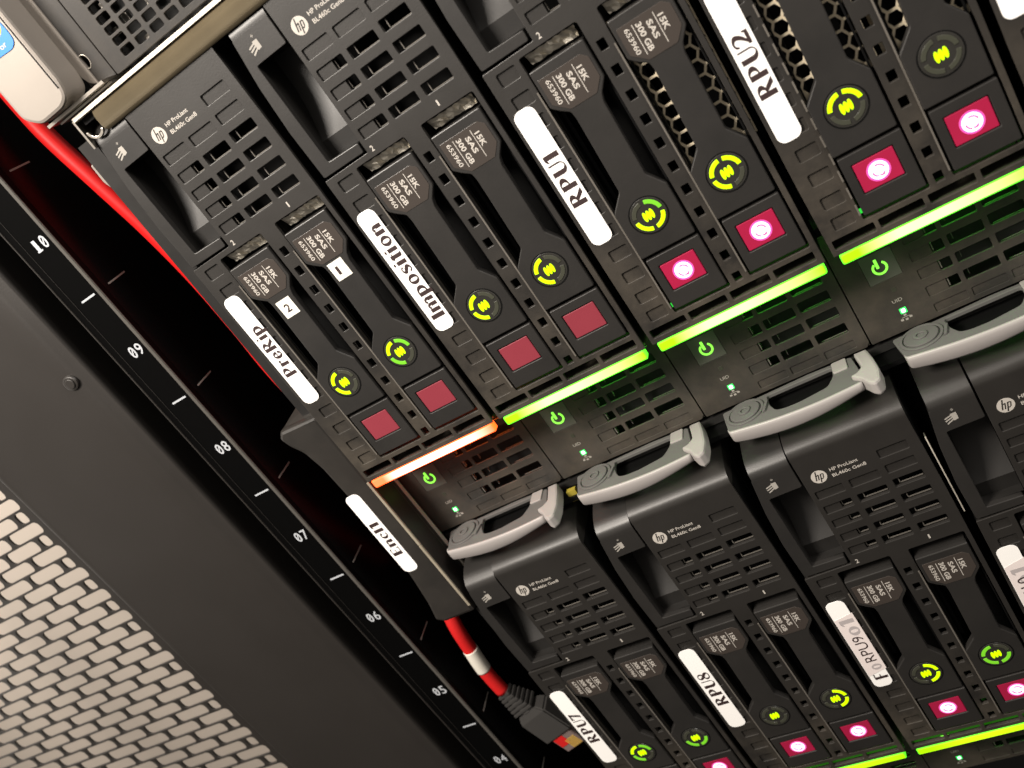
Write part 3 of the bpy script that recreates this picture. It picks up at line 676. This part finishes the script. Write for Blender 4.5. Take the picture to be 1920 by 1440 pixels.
# ================= rack post =================
rp=thing('rack_post','black rack post printed with white unit numbers 10 down to 04','rack rail',(-65,420,0))
ro=Vector((-65,420,0))
def rb(name,g,m,parent=rp,**k):
    g.v=[(a-ro[0],b-ro[1],c-ro[2]) for a,b,c in g.v]; return build(name,g,m,parent,**k)
g=G(); box(g,-73.2,-57.9,-140,440,.2,3.2); rb('front_strip',g,MRL,bevel=.4)
g=G(); box(g,-59.3,-58.15,-140,440,3.25,140); rb('side_web',g,MGL)
g=G(); box(g,-59.2,-57.6,-140,440,-.2,.6); rb('edge_highlight',g,MRE,bevel=.2)
g=G(); box(g,-73.5,-72.9,-140,440,-.2,.5); box(g,-70.4,-70.1,-140,440,.05,.25); rb('edge_line',g,MDR,bevel=.1)
for k in range(-1,7):
    y=24.9+44.45*k; rb('unit_tick',box(G(),-67.2,-60.6,y-.33,y+.33,.1,.22),MRP); rb('side_tick',box(G(),-58.16,-58.1,y-.28,y+.28,5.6,15.8),MPD)
for k in range(0,7):
    s='%02d'%(10-k); y=5.0+44.45*k; g=G()
    for i,ch in enumerate(s):
        x0=-66.4+3.2*i
        text(g,ch,x0,y,2.5 if ch!='1' else 1.5,4.4,.15,offset=.012)
        if ch=='0': v,f=ribbon([(x0+.5,y-.9,.45),(x0+1.25,y-2.2,.45),(x0+2.0,y-3.5,.45)],2); g.add([(a,b,.13) for a,b in v],f)
        if ch=='1': box(g,x0-.4,x0+2.0,y-.5,y,.13,.16)
    rb('unit_number',g,MRP)
# ================= perforated door / side panel =================
dr=thing('perforated_door','black perforated cabinet panel with slotted holes at lower left','cabinet panel',(-120,420,0))
do=Vector((-120,420,0))
def db(name,g,m,parent=dr,**k):
    g.v=[(a-do[0],b-do[1],c-do[2]) for a,b,c in g.v]; return build(name,g,m,parent,**k)
g=G(); pr=[(-158.6,1.2),(-157.6,.0),(-156.8,-.35),(-155.6,-.2),(-154.0,-.1),(-100,-.1),(-93.5,.1),(-91.2,.7),(-89.6,1.9),(-88.4,2.0),(-87.8,2.3),(-87.5,4),(-87.5,40)]
for i in range(len(pr)-1):
    (a,b),(c,d)=pr[i],pr[i+1]; g.quad((a,-160,b),(c,-160,d),(c,460,d),(a,460,b))
db('door_frame',g,MDR,smooth=True)
hs=[]
for r in range(0,49):
    y=78-12.78*4+6.39*r
    if r%2==0:
        hs.append(rrect(-168.7,-163.3,y-2.65,y+2.65,1.6,4)); x=-171.2
    else: x=-162.0
    for i in range(11):
        hs.append(rrect(x-18.9,x+.2,y-2.78,y+2.78,2.0,4)); x-=21.1
g=G(); plate(g,[(-157.4,10),(-157.4,360),(-420,360),(-420,10)],hs,1.0,2.0,.15); db('perforated_sheet',g,MDR)
g=G(); plate(g,circ(-95.2,44.6,3.2,28,2.9),[],-.9,.6,.6); plate(g,circ(-95.0,44.6,1.9,24),[],-1.4,-.8,.28); db('knob',g,MDR,smooth=False)
# post groove behind the door edge
g=G(); box(g,-88,-73,-160,460,30,34); build('post_recess',g,MIN); tag(bpy.data.objects['post_recess'],None,None,kind='structure')
bpy.data.objects['post_recess'].name='rack_interior'
g=G(); box(g,-60,400,-200,520,140,150); o=build('rack_interior',g,MIN); tag(o,None,None,kind='structure')
g=G(); box(g,-1500,-100,-400,1600,220,226); o=build('wall',g,MBG); tag(o,None,None,kind='structure')
# ================= cables =================
def tube(g,pts,rad,n=14,sub=6):
    P_=[Vector(p) for p in pts];Q=[]
    for i in range(len(P_)-1):
        a=P_[max(i-1,0)];b=P_[i];c=P_[i+1];d=P_[min(i+2,len(P_)-1)]
        for k in range(sub): 
            t=k/sub;Q.append((0.5*((2*b)+(c-a)*t+(2*a-5*b+4*c-d)*t*t+(3*b-a-3*c+d)*t**3),rad[i]+(rad[i+1]-rad[i])*t))
    Q.append((P_[-1],rad[-1]))
    v=[];f=[]; up=Vector((0,0,1))
    for i,(q,r) in enumerate(Q):
        d=(Q[min(i+1,len(Q)-1)][0]-Q[max(i-1,0)][0]).normalized(); s=d.cross(up).normalized(); u=s.cross(d)
        for k in range(n):
            t=2*math.pi*k/n; p=q+s*math.cos(t)*r+u*math.sin(t)*r; v.append(tuple(p))
        if i:
            for k in range(n): f.append(((i-1)*n+k,(i-1)*n+(k+1)%n,i*n+(k+1)%n,i*n+k))
    f+=[tuple(range(n)),tuple(range(len(v)-n,len(v)))]
    return g.add(v,f)
g=G(); tube(g,[(-49.9,-110,20),(-49.8,-60,20),(-49.7,-35,20),(-49.0,-22,20),(-45.6,-2.3,20),(-42.1,18,20),(-39.8,40,20),(-39.3,62,20),(-39.2,89,20),(-39,140,28),(-36.5,190,50)],[3.1]*11)
o=build('red_cable',g,MRC,smooth=True); tag(o,'thick red cable running down the gap left of the PreRip blade','cable')
cb=thing('patch_cable','red patch cable with white band and black boot hanging by the RPU7 blade','network cable',(-40,260,12))
co=Vector((-40,260,12))
def kb(name,g,m,parent=cb,**k):
    g.v=[(a-co[0],b-co[1],c-co[2]) for a,b,c in g.v]; return build(name,g,m,parent,**k)
path=[(-40.5,180,16),(-43.4,203,10),(-45.4,217.5,9.5),(-46.9,230.5,9.5),(-46.6,243.5,9.5)]
kb('cable_sleeve',tube(G(),path,[3.0]*5),MRC2,smooth=True)
kb('cable_band',tube(G(),[(-45.45,218.2,9.5),(-46.2,224,9.4),(-46.9,230.0,9.5)],[3.2]*3),MWB,smooth=True)
ax=Vector((0.33,0.944,0)).normalized(); px_=Vector((0.944,-0.33,0))
def ob(g,c,hw,hh,hd):  # box oriented along the cable axis: hw across, hh along, hd deep
    c=Vector(c); v=[]
    for dz in (-hd,hd):
        for s,t in ((-1,-1),(1,-1),(1,1),(-1,1)): p=c+px_*hw*s+ax*hh*t; v.append((p.x,p.y,c.z+dz))
    return g.add(v,[(0,1,2,3),(4,5,6,7),(0,1,5,4),(1,2,6,5),(2,3,7,6),(3,0,4,7)])
st0=Vector((-46.4,243.6,9.5))
g=G()
for k in range(6):
    c=st0+ax*(1.0+k*2.0); ob(g,c,3.2+.45*k,.65,2.6+.25*k)
tube(g,[tuple(st0),tuple(st0+ax*6),tuple(st0+ax*13)],[2.3,2.9,3.8])
kb('strain_relief',g,MBT,bevel=.15)
g=G(); c0=st0+ax*12.5; v=[]
for (hw,al,hd) in ((5.0,0,3.4),(7.7,3.5,4.2),(8.0,18,4.4)):
    for dz in (-hd,hd):
        for s in (-1,1): p=c0+ax*al+px_*hw*s; v.append((p.x,p.y,c0.z+dz))
f=[(0,1,3,2),(8,9,11,10)]
for a in (0,4):
    f+=[(a,a+1,a+5,a+4),(a+2,a+3,a+7,a+6),(a,a+2,a+6,a+4),(a+1,a+3,a+7,a+5)]
g.add(v,f); kb('plug_boot',g,MBT,bevel=.7)
g=G(); ob(g,c0+ax*22.5,5.6,4.6,3.4); pg=kb('plug',g,MCP,bevel=.3)
g=G(); ob(g,c0+ax*21.0-px_*2.2+Vector((0,0,-3.5)),2.7,2.6,.12); kb('plug_insert',g,MRC2,pg)
g=G()
for k in range(6): ob(g,c0+ax*24.0+px_*(-.6+k*.95)+Vector((0,0,-3.5)),.28,2.6,.15)
kb('contact',g,MGC,pg)
